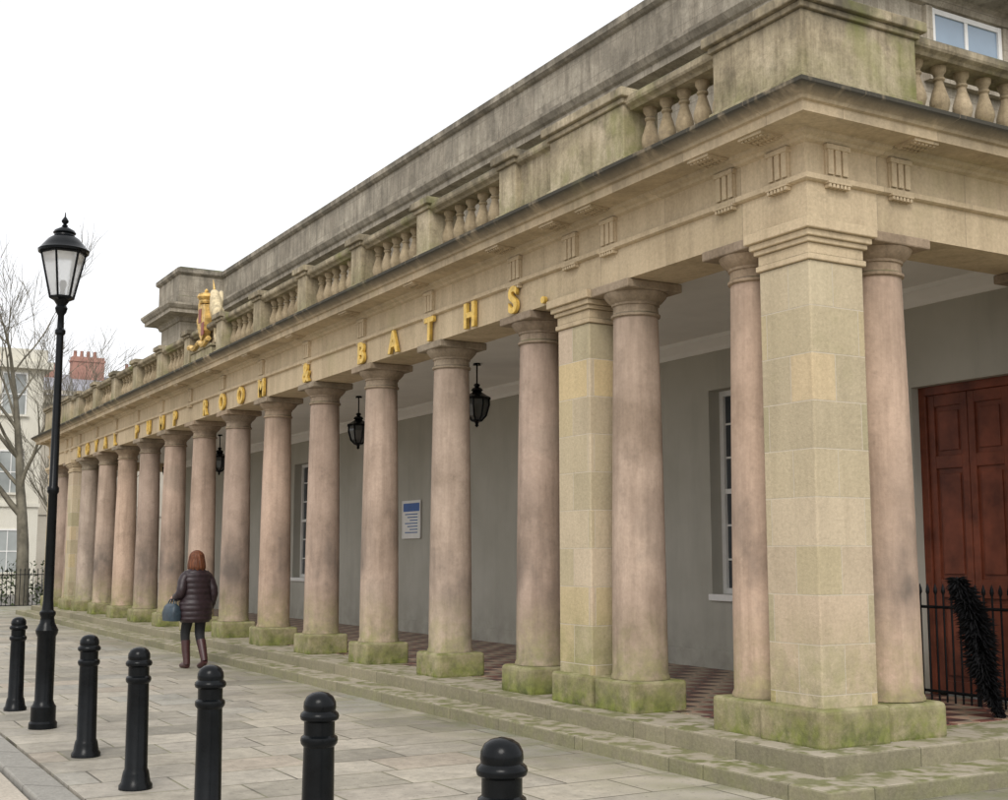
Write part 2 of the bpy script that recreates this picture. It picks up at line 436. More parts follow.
for x in xside+xsp:
    for (a,b,c_,d,e,f_) in mut_y(0): L.append((x+c_,x+d,YN+(a-XF),YN+(b-XF),e,f_))
boxes('cornice_mutules',L,M_ent)
box('portico_ceiling',7.03,9.97,7.3,37.0,4.32,4.40,M_ceil)
box('roof_deck',6.9,10.0,7.2,37.0,4.9,5.03,M_upper)
box('roof_deck_side',9.96,XE,7.2,9.4,4.9,5.03,M_upper)
XW=9.95
sweep('ceiling_cornice',[(0,4.14),(.03,4.14),(.05,4.19),(.12,4.25),(.15,4.27),(.15,4.33),(0,4.33)],[(XW,37.0),(XW,7.35)],M_ceil)
sweep('ceiling_cornice_outer',[(0,4.2),(.03,4.2),(.1,4.27),(.1,4.33),(0,4.33)],[(7.05,7.35),(7.05,37.0)],M_ceil)
ops=[(7.3,8.96,FL,3.32),(10.95,12.2,1.15,3.66),(14.9,16.1,1.15,3.66),(21.35,22.75,FL,3.2),(25.6,26.8,1.15,3.66),(30,31.2,1.15,3.66)]
L=[];prev=7.28
for (a,b,z0,z1) in ops:
    if a-prev>0.01: L.append((XW,XW+.35,prev,a,FL-.05,4.9))
    if z0>FL: L.append((XW,XW+.35,a,b,FL-.05,z0))
    L.append((XW,XW+.35,a,b,z1,4.9)); prev=b
L.append((XW,XW+.35,prev,37.3,FL-.05,4.9))
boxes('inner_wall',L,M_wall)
box('skirting',XW-.03,XW+.01,9.05,21.3,FL,FL+.22,M_wall,.005)
box('side_wall',XW+.36,XE,7.32,7.6,.2,4.9,M_upper)
box('far_end_wall',XW+.3,12,36.9,37.25,.0,4.9,M_upper)
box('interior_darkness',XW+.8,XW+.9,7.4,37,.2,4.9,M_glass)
M_cur=plain('curtain',(.5,.47,.4),.9,0,.1,.2,6)
def sash(a,b,z0,z1):
    xw=XW+.17; fr=.07; L=[]
    L+= [(xw,xw+.09,a,a+fr,z0,z1),(xw,xw+.09,b-fr,b,z0,z1),(xw+.001,xw+.089,a,b,z1-fr,z1),(xw+.001,xw+.089,a,b,z0,z0+fr)]
    zm=(z0+z1)/2; L.append((xw+.01,xw+.07,a+fr,b-fr,zm-.03,zm+.03))
    for k in (1,2):
        yy=a+(b-a)*k/3; L.append((xw+.025,xw+.055,yy-.012,yy+.012,z0+fr,z1-fr))
    for k in (1,2,4,5):
        zz=z0+(z1-z0)*k/6; L.append((xw+.03,xw+.05,a+fr,b-fr,zz-.012,zz+.012))
    boxes('sash_window_frame',L,M_white)
    box('window_glass',xw+.04,xw+.044,a+.02,b-.02,z0+.02,z1-.02,M_glass)
    boxes('window_sill',[(XW-.05,xw,a-.02,b+.02,z0-.08,z0-.002)],M_white,.006)
for o in ops[1:3]+ops[4:]: sash(*o)
def doors(a,b,z0,z1,mat,xw=XW+.12,nl=2):
    fr=.09; L=[(xw-.02,xw+.12,a,a+fr,z0,z1),(xw-.02,xw+.12,b-fr,b,z0,z1),(xw-.021,xw+.119,a,b,z1-fr,z1)]
    boxes('door_frame',L,mat,.006)
    w=(b-a-2*fr)/nl
    for q0 in range(nl):
        p=a+fr+w*q0+.004; q=a+fr+w*(q0+1)-.004
        st=.08; L=[(xw+.03,xw+.08,p,q,z0+.01,z1-fr)]
        zs=[z0+.14,z0+.95,z0+1.25,z1-fr-.75,z1-fr-.62,z1-fr-.12]
        L+=[(xw+.005,xw+.032,p,p+st,z0+.01,z1-fr),(xw+.005,xw+.032,q-st,q,z0+.01,z1-fr)]
        for (u,v_) in ((z0+.01,zs[0]),(zs[1],zs[2]-.12),(zs[3],zs[4]),(zs[5],z1-fr)):
            L.append((xw+.006,xw+.031,p+st,q-st,u,v_))
        for (u,v_) in ((zs[0],zs[1]),(zs[2]-.12,zs[3]),(zs[4],zs[5])):
            L.append((xw+.014,xw+.033,p+st+.04,q-st-.04,u+.05,v_-.05))
        boxes('door_leaf',L,mat,.006)
doors(*ops[0],M_doorw,nl=3); doors(*ops[3],M_white)
up=[(0,5.03),(0,6.0),(.04,6.0),(.04,6.12),(0,6.14),(0,7.75),(.05,7.77),(.08,7.85),(.12,7.88),(.38,7.93),(.38,8.02),(.42,8.05),(.47,8.13),(.47,8.18),(.12,8.24),(.12,8.42),(.08,8.44),(.08,9.0),(.12,9.02),(.16,9.06),(.16,9.16),(.05,9.22),(-.4,9.22),(-.4,5.03)]
sweep('upper_storey_wall',up,[(13,34.3),(8.78,34.3),(8.78,32.4),(XW,32.4),(XW,9.3),(26,9.3)],M_upper)
box('upper_roof',10.2,25,9.6,34,8.3,8.4,M_upper)
M_sg=plain('sky_glass',(.25,.33,.42),.08,0,.8,.15,1)
for xx in (10.85,14.3):
    boxes('upper_window_frame',[(xx-.12,xx+1.3,9.2,9.31,6.86,6.98),(xx-.1,xx,9.24,9.32,6.98,7.74),(xx+1.18,xx+1.28,9.24,9.32,6.98,7.74)],M_upper)
    boxes('upper_window_sash',[(xx,xx+.06,9.26,9.31,6.98,7.74),(xx+1.12,xx+1.18,9.26,9.31,6.98,7.74),(xx+.56,xx+.61,9.27,9.31,6.98,7.74),(xx+.001,xx+1.179,9.265,9.31,7.68,7.74)],M_white)
    box('upper_window_glass',xx+.03,xx+1.15,9.285,9.305,6.98,7.70,M_sg)

root('gold_lettering')
txt=[('S',11.05),('.',10.45),('H',12),('T',13),('A',14),('B',15),('&',17),('M',18.95),('O',20),('O',21),('R',22),('P',24),('M',24.95),('U',26),('P',27),('L',29),('A',30),('Y',31),('O',32),('R',33)]
for ch,y in txt:
    c=bpy.data.curves.new('letter_'+ch,'FONT'); c.body=ch; c.size=.375; c.extrude=.018; c.offset=.011; c.align_x='CENTER'; c.bevel_depth=.003
    o=bpy.data.objects.new('letter_'+ch,c); link(o); c.materials.append(M_gold)
    o.rotation_euler=(math.radians(90),0,math.radians(-90)); o.location=(XF-.04,y,4.125)

root('information_sign')
box('board',XW-.03,XW-.002,20.3,21.02,1.95,2.6,M_white,.004)
box('blue_header',XW-.035,XW-.031,20.33,20.99,2.42,2.57,plain('sign_blue',(.02,.10,.35),.4))
boxes('text_lines',[(XW-.034,XW-.031,20.40,20.92-.1*(i%3),2.36-.055*i,2.378-.055*i) for i in range(7)],plain('sign_text',(.03,.12,.34),.5))
boxes('frame',[(XW-.04,XW-.03,20.28,20.3,1.93,2.62),(XW-.04,XW-.03,21.02,21.04,1.93,2.62),(XW-.04,XW-.03,20.3,21.02,1.93,1.95),(XW-.04,XW-.03,20.3,21.02,2.6,2.62)],M_white)

M_lg=plain('lantern_glass',(.06,.065,.065),.08,0,.8,.3,4)
for yy in (15.4,19.6,23.6,27.4,31.5):
    root('hanging_lantern')
    c=(8.4,yy,0)
    lathe('rod',[(.012,3.98),(.012,4.33)],M_black,8,c)
    lathe('ceiling_rose',[(.06,4.29),(.05,4.318)],M_black,12,c)
    lathe('crown',[(.03,4.03),(.05,4.01),(.03,3.98),(.07,3.96),(.09,3.93),(.06,3.915),(.14,3.86),(.20,3.83),(.205,3.80)],M_black,8,c)
    lathe('glass',[(.17,3.80),(.175,3.72),(.13,3.57),(.07,3.50)],M_lg,8,c,smooth=False)
    P=[]
    for k in range(8):
        a=k*math.pi/4; P.append(tubedata([(c[0]+r*math.cos(a),c[1]+r*math.sin(a),z) for r,z in ((.18,3.80),(.183,3.72),(.138,3.57),(.07,3.50))],[.012]*4,5))
    multi('bars',P,M_black)
    lathe('finial',[(.085,3.51),(.075,3.49),(.03,3.475),(.02,3.45),(.03,3.435),(.005,3.41)],M_black,10,c)

# ---------------------------------------------------------------- street lamp
root('street_lamp')
LX,LY=2.25,12.64; c=(LX,LY,0)
pr=[(.13,0),(.13,.05),(.115,.07),(.115,.20),(.10,.22),(.085,.26),(.085,.85),(.10,.88),(.105,.91),(.09,.94),(.07,.98),(.062,1.03),(.075,1.06),(.075,1.08),(.055,1.10),(.047,1.2),(.043,2.2),(.055,2.22),(.055,2.26),(.042,2.28),(.036,3.3),(.034,3.75),(.05,3.77),(.05,3.80),(.033,3.82),(.03,3.95),(.05,3.98),(.06,4.02),(.045,4.05),(.07,4.09),(.09,4.11)]
lathe('post',pr,M_black,20,c)
def lampglass():
    N=NB('frosted_lamp_glass'); N.b.inputs['Transmission Weight'].default_value=.6
    return N.out((.86,.87,.87),.25,0,.5)
M_fg=lampglass()
n=6
lathe('glass',[(.105,4.14),(.205,4.56)],M_fg,n,c,smooth=False)
P=[]
for k in range(n):
    a=2*math.pi*k/n
    P.append(tubedata([(LX+.11*math.cos(a),LY+.11*math.sin(a),4.12),(LX+.212*math.cos(a),LY+.212*math.sin(a),4.58)],[.011,.011],6))
for r,z in ((.11,4.125),(.213,4.57)):
    for k in range(n):
        a=2*math.pi*k/n;b=2*math.pi*(k+1)/n
        P.append(tubedata([(LX+r*math.cos(a),LY+r*math.sin(a),z),(LX+r*math.cos(b),LY+r*math.sin(b),z)],[.014,.014],6))
multi('lantern_frame',P,M_black)
lathe('lantern_base',[(.04,4.08),(.11,4.11),(.115,4.135)],M_black,n,c,smooth=False)
lathe('lantern_roof',[(.24,4.575),(.245,4.60),(.225,4.615),(.20,4.65),(.15,4.71),(.10,4.745),(.095,4.76),(.11,4.775),(.095,4.80),(.05,4.825),(.03,4.84)],M_black,24,c)
lathe('finial',[(.02,4.83),(.03,4.85),(.015,4.865),(.032,4.885),(.035,4.90),(.02,4.925),(.008,4.94),(.004,4.985)],M_black,12,c)
lathe('lamp_holder',[(.025,4.14),(.025,4.22),(.035,4.25),(.035,4.28),(.02,4.30)],M_black,10,c)
bpf=[(.115,0),(.115,.03),(.10,.05),(.092,.10),(.088,.12),(.078,.14),(.074,.60),(.072,.72),(.085,.735),(.088,.75),(.085,.765),(.072,.775),(.072,.835),(.088,.845),(.092,.86),(.088,.873),(.074,.885),(.077,.90),(.075,.925),(.062,.95),(.04,.965),(.012,.972)]
Vq,Fq=lathedata(bpf,32); bq=bpy.data.meshes.new('bollard'); bq.from_pydata(Vq,[],Fq); autosmooth(bq,38); bq.materials.append(M_black)
for y in (3.93,5.67,7.38,9.07,10.71,14.24):
    o=bpy.data.objects.new('bollard',bq); link(o,None); o.location=(2.25,y,-.002); o.rotation_euler=(random.uniform(-.008,.008),random.uniform(-.008,.008),y)

# ---------------------------------------------------------------- railings + black feathers
def railing(name,p0,p1,z0,h,sp=.11,mat=M_black,r=.009):
    root(name)
    p0=Vector(p0);p1=Vector(p1); L=(p1-p0).length; n=int(L/sp); P=[]
    for i in range(n+1):
        q=p0.lerp(p1,i/n)
        rr=r*(2.2 if i%12==0 else 1)
        P.append(tubedata([(q.x,q.y,z0),(q.x,q.y,z0+h)],[rr,rr],6))
        P.append(tubedata([(q.x,q.y,z0+h-.005),(q.x,q.y,z0+h+.02),(q.x,q.y,z0+h+.05),(q.x,q.y,z0+h+.10)],[.009,.02,.018,.002],6))
    multi('pickets',P,mat)
    P=[]
    for z in (.10,h-.12): P.append(tubedata([(p0.x,p0.y,z0+z),(p1.x,p1.y,z0+z)],[.016,.016],6))
    multi('rails',P,mat)
railing('iron_railing',(9.5,9.0),(9.5,7.35),FL,1.0,.09,r=.010)
railing('iron_railing',(-14,45),(8.2,45),-.12,1.25,.14,r=.014)
root('black_feather_boa')
M_f=plain('black_feathers',(.010,.010,.011),.8,0,.2,.4)
V=[];F=[]
A=Vector((8.62,7.35,1.42)); Bv=Vector((9.02,7.28,.28))
for i in range(3000):
    t=random.random(); c0=A.lerp(Bv,t); c0.x+=.05*math.sin(t*6)
    rad=.06+.10*math.sin(math.pi*min(1,t*1.05+.05))**.6
    a=random.uniform(0,6.28); d=Vector((math.cos(a),math.sin(a),random.uniform(-.7,.5))).normalized()
    l=rad*random.uniform(.6,1.25); w=Vector((-d.y,d.x,random.uniform(-.3,.3)))*.008
    V+=[c0-w,c0+w,c0+d*l*.6+w*1.3,c0+d*l+Vector((0,0,-.02)),c0+d*l*.6-w*1.3]
    o=len(V)-5; F.append((o,o+1,o+2,o+3,o+4))
me2=bpy.data.meshes.new('feathers'); me2.from_pydata([tuple(v) for v in V],[],F); me2.materials.append(M_f)
link(bpy.data.objects.new('feathers',me2))
tube('core',[A,A.lerp(Bv,.3)+Vector((.05,0,0)),A.lerp(Bv,.7)-Vector((.03,0,0)),Bv-Vector((0,0,.03))],[.02,.035,.04,.03],M_f,8)

# ---------------------------------------------------------------- coat of arms
root('royal_coat_of_arms')
cx,cy=6.5,22.0
boxes('pedestal_block',[(6.34,6.78,cy-.62,cy+.62,5.03,5.28),(6.32,6.80,cy-.66,cy+.66,5.28,5.33)],M_bal,.02)
def animal(name,s,mat,horn):
    vs=[(0,.48*s,.62),(0,.36*s,.74),(0,.27*s,.88),(0,.24*s,1.02),(0,.12*s,1.04),
        (0,.52*s,.42),(0,.38*s,.24),(0,.46*s,.05),
        (0,.18*s,.74),(0,.08*s,.84),
        (0,.16*s,.56),(0,.10*s,.46),
        (0,.62*s,.60),(0,.70*s,.80),(0,.60*s,.98),
        (.10,.34*s,.32),(.10,.26*s,.06)]
    ed=[(0,1),(1,2),(2,3),(3,4),(0,5),(5,6),(6,7),(1,8),(8,9),(1,10),(10,11),(0,12),(12,13),(13,14),(0,15),(15,16)]
    rd=[.11,.12,.10 if horn else .17,.09 if horn else .12,.05,.09,.045,.05,.05,.035,.05,.035,.022,.022,.05,.06,.045]
    vs=[(cx+v[0],cy+v[1],5.30+v[2]) for v in vs]
    skin(name,vs,ed,rd,mat)
    if horn: tube('horn',[(cx,cy+.20*s,6.38),(cx,cy+.12*s,6.58)],[.02,.003],M_goldo,6)
animal('lion',1,M_goldo,False)
animal('unicorn',-1,M_stonew,True)
sh=[(-.2,.80),(0,.83),(.2,.80),(.22,.55),(.17,.33),(0,.14),(-.17,.33),(-.22,.55)]
V=[]
for xx in (-.16,-.03):
    for (a,b) in sh: V.append((cx+xx,cy+a,5.3+b))
k=len(sh); F=[tuple(range(k)),tuple(range(k,2*k))]+[(i,(i+1)%k,k+(i+1)%k,k+i) for i in range(k)]
mesh_ob('shield',V,F,M_goldo)
boxes('shield_quarters',[(cx-.17,cx-.155,cy+.01,cy+.17,5.8,6.05),(cx-.17,cx-.155,cy-.17,cy-.01,5.55,5.78)],plain('shield_red',(.22,.05,.03),.5))
lathe('crown',[(.12,0),(.13,.03),(.12,.06),(.17,.12),(.14,.18),(.03,.21),(.04,.24),(.01,.28)],M_goldo,12,(cx-.08,cy,6.14))
tube('motto_scroll',[(cx-.2,cy-.6+.1*i,5.38+.035*math.cos(i*1.1)) for i in range(13)],.05,M_goldo,6)

# ---------------------------------------------------------------- woman
W=root('woman_walking')
M_coat=plain('brown_puffer_coat',(.026,.015,.018),.42,0,.4,.3,20,.15)
M_leg=plain('black_trousers',(.012,.012,.014),.8)
M_boot=plain('burgundy_boots',(.05,.018,.018),.4)
_n=NB('auburn_hair'); _v=_n.mapping(_n.pos,(40,40,4))
M_hair=_n.out(_n.ramp(_n.noise(1.5,4,.6,_v),[(.3,(.045,.016,.008)),(.7,(.20,.072,.032))]),.55,0,.25)
bv=[(0,0,.90),(0,0,1.08),(0,0,1.26),(0,.0,1.38),(0,.01,1.45),(0,.02,1.52),
 (-.085,0,.84),(-.09,.13,.50),(-.085,.06,.10),
 (.085,-.01,.84),(.085,.02,.48),(.08,-.16,.14),
 (-.16,0,1.35),(-.25,-.03,1.10),(-.24,.16,1.03),
 (.16,0,1.35),(.25,-.05,1.09),(.25,.02,.85)]
be=[(0,1),(1,2),(2,3),(3,4),(4,5),(0,6),(6,7),(7,8),(0,9),(9,10),(10,11),(3,12),(12,13),(13,14),(3,15),(15,16),(16,17)]
brd=[.12,.11,.12,.07,.05,.05,.095,.075,.05,.095,.075,.05,.06,.045,.03,.06,.045,.03]
skin('body',bv,be,brd,M_leg)
def coatloft():
    key=[(.66,.215,.17),(.72,.245,.19),(.88,.250,.195),(1.05,.215,.165),(1.18,.215,.16),(1.28,.225,.155),(1.34,.215,.145),(1.385,.175,.13),(1.42,.12,.105),(1.45,.09,.09),(1.50,.09,.09),(1.515,.07,.07)]
    V=[];F=[];n=36;Z=[.66+i*(1.515-.66)/80 for i in range(81)]
    for z in Z:
        for a,b in zip(key,key[1:]):
            if a[0]<=z<=b[0]+1e-6:
                t=(z-a[0])/(b[0]-a[0]); t=t*t*(3-2*t); rx=a[1]+(b[1]-a[1])*t; ry=a[2]+(b[2]-a[2])*t; break
        puff=1+.045*abs(math.sin((z-.66)*math.pi/.08))-.02
        for k in range(n):
            an=2*math.pi*k/n
            w=1+.012*math.sin(an*5+z*11)
            V.append((rx*puff*w*math.cos(an),ry*puff*w*math.sin(an),z))
    for i in range(len(Z)-1):
        for k in range(n):
            F.append((i*n+k,i*n+(k+1)%n,(i+1)*n+(k+1)%n,(i+1)*n+k))
    F.append(tuple(range(n))[::-1]); m=(len(Z)-1)*n; F.append(tuple(range(m,m+n)))
    o=mesh_ob('coat',V,F,M_coat); autosmooth(o.data,60)
coatloft()
def sleeve(name,pts,r0,r1):
    P=[Vector(p) for p in pts]; out=[];rd=[];N_=36
    seg=len(P)-1
    for i in range(N_+1):
        t=i/N_*seg; k=min(int(t),seg-1); u=t-k
        p0=P[max(k-1,0)];p1=P[k];p2=P[k+1];p3=P[min(k+2,seg)]
        q=.5*((2*p1)+(p2-p0)*u+(2*p0-5*p1+4*p2-p3)*u*u+(3*p1-p0-3*p2+p3)*u**3)
        out.append(q); s=i/N_
        rd.append((r0+(r1-r0)*s)*(.96+.07*abs(math.sin(i*math.pi/4.5))))
    rd[-1]*=.8
    tube(name,out,rd,M_coat,16)
sleeve('left_sleeve',[(-.12,0,1.34),(-.20,-.01,1.27),(-.25,-.04,1.10),(-.255,.05,1.03),(-.24,.15,1.02)],.085,.055)
sleeve('right_sleeve',[(.12,0,1.34),(.20,-.01,1.27),(.25,-.05,1.10),(.25,-.01,.96),(.245,.03,.86)],.085,.055)
def boot(pts,toe):
    tube('boot',pts,[.065,.062,.052,.05],M_boot,12)
    tube('boot_foot',toe,[.038,.048,.045,.032],M_boot,12)
boot([(-.088,.10,.40),(-.088,.09,.28),(-.085,.06,.13),(-.085,.05,.055)],[(-.085,.02,.045),(-.085,.08,.045),(-.085,.17,.038),(-.085,.23,.03)])
boot([(.084,-.04,.40),(.083,-.09,.29),(.08,-.155,.16),(.08,-.175,.11)],[(.08,-.20,.11),(.08,-.14,.07),(.08,-.06,.045),(.08,.0,.032)])
def hand(c,d,dn):
    c=Vector(c); P=[tubedata([c,c+Vector(d)*.04,c+Vector(d)*.09],[.025,.036,.03],10)]
    side=Vector(d).cross(Vector(dn)).normalized()
    for i,l in enumerate((.065,.075,.07,.055)):
        o=c+Vector(d)*.085+side*(i-1.5)*.018
        P.append(tubedata([o,o+Vector(d)*l*.5+Vector(dn)*.01,o+Vector(d)*l*.6+Vector(dn)*l*.5,o+Vector(d)*l*.2+Vector(dn)*l*.75],[.0095,.009,.008,.006],7))
    o=c+Vector(d)*.03+side*-.03
    P.append(tubedata([o,o-side*.02+Vector(d)*.03+Vector(dn)*.01,o-side*.01+Vector(d)*.055+Vector(dn)*.03],[.011,.010,.007],7))
    multi('hand',P,M_skin)
hand((.245,.035,.85),(0,.15,-.98),(-1,0,0)); hand((-.238,.16,1.02),(0,.97,-.15),(0,-.15,-.98))
bm=bmesh.new(); bmesh.ops.create_uvsphere(bm,u_segments=24,v_segments=16,radius=1)
for v in bm.verts:
    x,y,z=v.co; s=1-.22*max(0,-z)
    v.co=Vector((x*.073*s,y*.09*s+.022,z*.112+1.572))
me3=bpy.data.meshes.new('head'); bm.to_mesh(me3); bm.free(); autosmooth(me3,180); me3.materials.append(M_skin); link(bpy.data.objects.new('head',me3))
tube('nose',[(0,.108,1.59),(0,.125,1.56),(0,.128,1.552),(0,.11,1.545)],[.006,.010,.011,.008],M_skin,8)
for sx in (-1,1):
    lathe('eye',[(.002,-.011),(.009,-.006),(.012,0),(.009,.006),(.002,.011)],M_white,10,(sx*.028,.098,1.585))
    tube('ear',[(sx*.07,.02,1.59),(sx*.08,.01,1.575),(sx*.072,.02,1.55)],[.008,.013,.008],M_skin,8)
tube('mouth',[(-.022,.098,1.52),(0,.105,1.519),(.022,.098,1.52)],[.003,.006,.003],plain('lips',(.4,.12,.1),.5),6)
bm=bmesh.new(); bmesh.ops.create_uvsphere(bm,u_segments=64,v_segments=36,radius=1)
hr=random.Random(5); ph=[hr.uniform(0,6.28) for _ in range(6)]
for v in bm.verts:
    x,y,z=v.co; a=math.atan2(y,x)
    if z<0:
        t=-z; r1=1.0+.16*math.sin(min(t,1)*2.2)
        if t>.97: r1=.2
        elif t>.85: r1=1.08
        x,y=math.cos(a)*r1,math.sin(a)*r1
    rr=1+(.03*math.sin(a*13+ph[0]+z*2)+.022*math.sin(a*29+ph[1])+.015*math.sin(a*47+ph[2]-z*3))*(1 if z<.8 else .3)
    zz=z*.125 if z>0 else z*.165-.012*math.sin(a*9)*(-z)
    v.co=Vector((x*.110*rr,y*.118*rr+.002,zz+1.575))
dl=[v for v in bm.verts if v.co.y>.07 and v.co.z<1.64 and abs(v.co.x)<.068]
bmesh.ops.delete(bm,geom=dl,context='VERTS')
me4=bpy.data.meshes.new('hair'); bm.to_mesh(me4); bm.free(); autosmooth(me4,180); me4.materials.append(M_hair); link(bpy.data.objects.new('hair',me4))
M_bag=plain('blue_grey_handbag',(.028,.045,.06),.45,0,.4,.3,15)
V=[];F=[]
bc=(-.31,.12,.82)
for (z,hx,hy) in ((-.14,.06,.15),(-.135,.09,.17),(-.02,.095,.185),(.07,.07,.16),(.11,.02,.13)):
    for k in range(20):
        a=2*math.pi*k/20; ca,sa=math.cos(a),math.sin(a)
        V.append((bc[0]+hx*math.copysign(abs(ca)**.6,ca),bc[1]+hy*math.copysign(abs(sa)**.5,sa),bc[2]+z))
for i in range(4):
    for k in range(20): F.append((i*20+k,i*20+(k+1)%20,(i+1)*20+(k+1)%20,(i+1)*20+k))
F.append(tuple(range(20))[::-1]); F.append(tuple(range(80,100)))
o=mesh_ob('handbag',V,F,M_bag); autosmooth(o.data,60)
for dx in (-.02,.02):
    tube('bag_handle',[(bc[0]+dx,bc[1]-.09,.90),(bc[0]+dx*.8+.02,bc[1]-.06,.98),(bc[0]+.06,bc[1]+.08,1.0),(bc[0]+dx*.8+.03,bc[1]+.10,.98),(bc[0]+dx,bc[1]+.11,.90)],.010,M_bag,8)
W.location=(5.30,18.25,0); W.rotation_euler=(0,0,math.radians(10))

# ---------------------------------------------------------------- pushchair at far left
root('pushchair')
px,py=4.3,33.3
M_pc=plain('lilac_fabric',(.25,.2,.38),.7)
P=[]
for (a,b) in ((-.22,-.3),(.22,-.3),(-.22,.35),(.22,.35)):
    P.append(tubedata([(px+a,py+b+.11*math.cos(t),.13+.11*math.sin(t)) for t in [i*6.283/16 for i in range(17)]],[.02]*17,6))
multi('wheels',P,M_black)
P=[]
for a in (-.2,.2):
    P.append(tubedata([(px+a,py-.3,.12),(px+a,py+.1,.55),(px+a,py+.35,1.02)],[.012]*3,6)); P.append(tubedata([(px+a,py+.35,.12),(px+a,py-.05,.6)],[.012]*2,6))
P.append(tubedata([(px-.2,py+.35,1.02),(px+.2,py+.35,1.02)],[.015]*2,6))
multi('frame',P,M_black)
V,F=tubedata([(px,py-.3,.42),(px,py-.05,.40),(px,py+.12,.62),(px,py+.2,.9)],[.12,.19,.2,.14],12); multi('seat',[(V,F)],M_pc)
V,F=tubedata([(px-.2,py+.02,.9),(px,py+.02,.92),(px+.2,py+.02,.9)],[.16,.2,.16],12); multi('hood',[(V,F)],M_pc)

# ---------------------------------------------------------------- background buildings
M_cream=stone('cream_stucco',[(.66,.63,.53),(.74,.71,.62)],.5,streak=.06,moss=.3)
M_buff=stone('buff_brick',[(.42,.38,.31),(.52,.48,.41)],.5,streak=.1,moss=.3)
M_brick=plain('red_brick',(.36,.20,.16),.9,0,.2,.25,1.5)
M_slate=plain('slate_roof',(.30,.30,.33),.7,0,.3,.2,2)
M_pale=plain('pale_window_glass',(.34,.36,.35),.15,0,.5,.3,.6)
def terrace(name,x0,x1,y,depth,h,wallm,bay=2.6,floors=3,cor=True,roofh=0,chims=()):
    root(name)
    box('walls',x0,x1,y,y+depth,-.2,h,wallm)
    fl=h/floors; G=[];FR=[];SI=[]
    nb=int((x1-x0)/bay)
    for i in range(nb):
        cx_=x1-bay*(i+.5)
        for k in range(floors):
            wz=.9+fl*k; wh=fl*.52
            G.append((cx_-.5,cx_+.5,y-.012,y-.006,wz,wz+wh))
            FR+=[(cx_-.56,cx_-.5,y-.05,y-.004,wz,wz+wh),(cx_+.5,cx_+.56,y-.05,y-.004,wz,wz+wh),(cx_-.56,cx_+.56,y-.051,y-.003,wz+wh,wz+wh+.08),(cx_-.02,cx_+.02,y-.03,y-.013,wz,wz+wh),(cx_-.5,cx_+.5,y-.031,y-.012,wz+wh*.5-.02,wz+wh*.5+.03)]
            SI.append((cx_-.65,cx_+.65,y-.15,y-.003,wz-.1,wz))
    boxes('window_glass',G,M_pale); boxes('window_frames',FR,M_white); boxes('window_sills',SI,wallm)
    if cor: boxes('cornice',[(x0-.3,x1+.35,y-.4,y+depth+.2,h-.6,h-.25),(x0-.1,x1+.12,y-.12,y+.5,h-.25,h+.35),(x0-.05,x1+.06,y-.1,y,fl+.25,fl+.42)],wallm)
    if roofh:
        ym=y+depth/2
        V=[(x0-.3,y-.3,h),(x1+.3,y-.3,h),(x1+.3,y+depth+.3,h),(x0-.3,y+depth+.3,h),(x0+2,ym,h+roofh),(x1-2,ym,h+roofh)]
        F=[(0,1,5,4),(1,2,5),(2,3,4,5),(3,0,4),(0,3,2,1)]
        mesh_ob('roof',V,F,M_slate)
    L=[];Pt=[]
    for (a,w,zt) in chims:
        L.append((a,a+w,y+depth*.4,y+depth*.4+.9,h-.5,zt)); L.append((a-.06,a+w+.06,y+depth*.4-.06,y+depth*.4+.96,zt-.35,zt-.2))
        for q in range(max(2,int(w/.45))): Pt.append(lathedata([(.14,0),(.11,.4),(.14,.45)],10,(a+.25+q*.45,y+depth*.4+.45,zt)))
    if L: boxes('chimney_stacks',L,M_brick); multi('chimney_pots',Pt,M_brick)
terrace('stucco_terrace',-22,10.4,62,12,11.0,M_cream)
terrace('distant_house',9,34,86,11,12.2,M_buff,2.8,3,True,2.2,((14.6,1.3,15.0),(17.0,2.2,15.6),(20.6,1.0,14.9),(23.5,1.2,15.1)))
M_bark=plain('bark',(.16,.145,.11),.9,0,.2,.35,3)
def tree(x,y,h,seed,r0=.28,spread=.55,lv=5):
    rnd=random.Random(seed)
    cu=bpy.data.curves.new('winter_tree','CURVE'); cu.dimensions='3D'; cu.bevel_depth=1; cu.bevel_resolution=0; cu.use_fill_caps=True
    def br(p,d,l,r,k,trunk=False):
        n=9 if trunk else 4; sp=cu.splines.new('POLY'); sp.points.add(n); q=p.copy(); dd=d.copy(); pts=[q.copy()]; R=[r]
        sp.points[0].co=(*q,1); sp.points[0].radius=r
        for i in range(1,n+1):
            j=.05 if trunk else .14
            dd=(dd+Vector((rnd.uniform(-1,1),rnd.uniform(-1,1),rnd.uniform(-.3,.7)))*j).normalized()
            q=q+dd*l/n; rr=r*(1-(.8 if trunk else .5)*i/n); sp.points[i].co=(*q,1); sp.points[i].radius=rr; pts.append(q.copy()); R.append(rr)
        if k==0: return
        if trunk: idx=[3,4,4,5,5,6,6,7,7,8,8,9,9]
        else: idx=[4,4,3,2] if k>1 else [4,3,3,2,1]
        for t in idx:
            a=rnd.uniform(0,6.28); s=spread*rnd.uniform(.5,1.3)*(1.5 if trunk else 1)
            nd=(dd+Vector((math.cos(a)*s,math.sin(a)*s,rnd.uniform(-.1,.35)))).normalized()
            br(pts[t],nd,(l*rnd.uniform(.18,.30) if trunk else l*rnd.uniform(.55,.8)),max(R[t]*rnd.uniform(.45,.7),.007),k-1)
    br(Vector((x,y,-.1)),Vector((0,0,1)),h*.86,r0,lv-1,True)
    o=bpy.data.objects.new('winter_tree',cu); cu.materials.append(M_bark); link(o,None)
tree(7.4,46.5,10.8,3,.24)
tree(4.8,50,9.8,5,.18)
tree(10.2,58,9.0,9,.14)
tree(3,47,8,12,.17)
tree(13.5,62,9,19,.13)
root('hedge'); V=[];F=[]
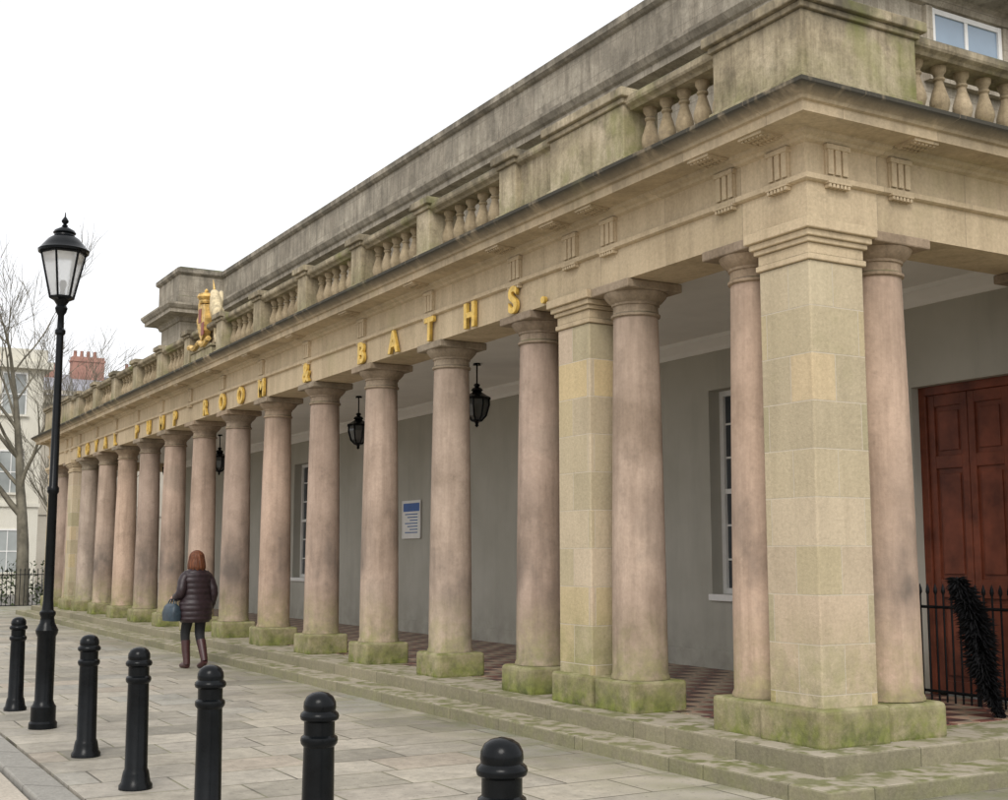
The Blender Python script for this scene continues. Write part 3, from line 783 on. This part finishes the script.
M_h=plain('hedge_leaves',(.055,.075,.03),.8,0,.3,.5,3)
for i in range(6000):
    p=Vector((random.uniform(-14,11),46.2+random.uniform(0,1.4),random.uniform(0,1.3+.25*math.sin(i*.37)))); a=Vector((random.uniform(-1,1),random.uniform(-1,1),random.uniform(-1,1)))*.12; b=Vector((random.uniform(-1,1),random.uniform(-1,1),random.uniform(-1,1)))*.12
    V+=[p,p+a,p+b]; o=len(V)-3; F.append((o,o+1,o+2))
me5=bpy.data.meshes.new('leaves'); me5.from_pydata([tuple(v) for v in V],[],F); me5.materials.append(M_h); link(bpy.data.objects.new('leaves',me5))

# ---------------------------------------------------------------- camera, light, sky
cam=bpy.data.cameras.new('camera'); co=bpy.data.objects.new('camera',cam); COL.objects.link(co)
cam.sensor_width=36; cam.lens=36*1253/1008; cam.clip_end=2500; cam.clip_start=.05
co.location=(0,0,1.6); co.rotation_euler=(math.radians(90+7.14),0,math.radians(-29.86))
S.camera=co
el=math.radians(42); az=math.radians(215)
sd=Vector((math.sin(az)*math.cos(el),math.cos(az)*math.cos(el),math.sin(el)))
sl=bpy.data.lights.new('sun','SUN'); sl.energy=1.4; sl.angle=math.radians(25); sl.color=(1,.96,.90)
so=bpy.data.objects.new('sun',sl); COL.objects.link(so); so.rotation_euler=sd.to_track_quat('Z','Y').to_euler()
w=bpy.data.worlds.new('World'); S.world=w; w.use_nodes=True
nt=w.node_tree; nt.nodes.clear()
out=nt.nodes.new('ShaderNodeOutputWorld'); sky=nt.nodes.new('ShaderNodeTexSky'); sky.sky_type='NISHITA'; sky.sun_disc=False
sky.sun_elevation=el; sky.sun_rotation=az; sky.dust_density=4; sky.air_density=1
hs=nt.nodes.new('ShaderNodeHueSaturation'); hs.inputs['Saturation'].default_value=.2
b1=nt.nodes.new('ShaderNodeBackground'); b1.inputs['Strength'].default_value=.05
b2=nt.nodes.new('ShaderNodeBackground'); b2.inputs['Color'].default_value=(.975,.98,1,1); b2.inputs['Strength'].default_value=.95
ad=nt.nodes.new('ShaderNodeAddShader')
nt.links.new(sky.outputs[0],hs.inputs['Color']); nt.links.new(hs.outputs[0],b1.inputs['Color'])
nt.links.new(b1.outputs[0],ad.inputs[0]); nt.links.new(b2.outputs[0],ad.inputs[1]); nt.links.new(ad.outputs[0],out.inputs[0])
S.view_settings.view_transform='Standard'; S.view_settings.look='None'; S.view_settings.exposure=0
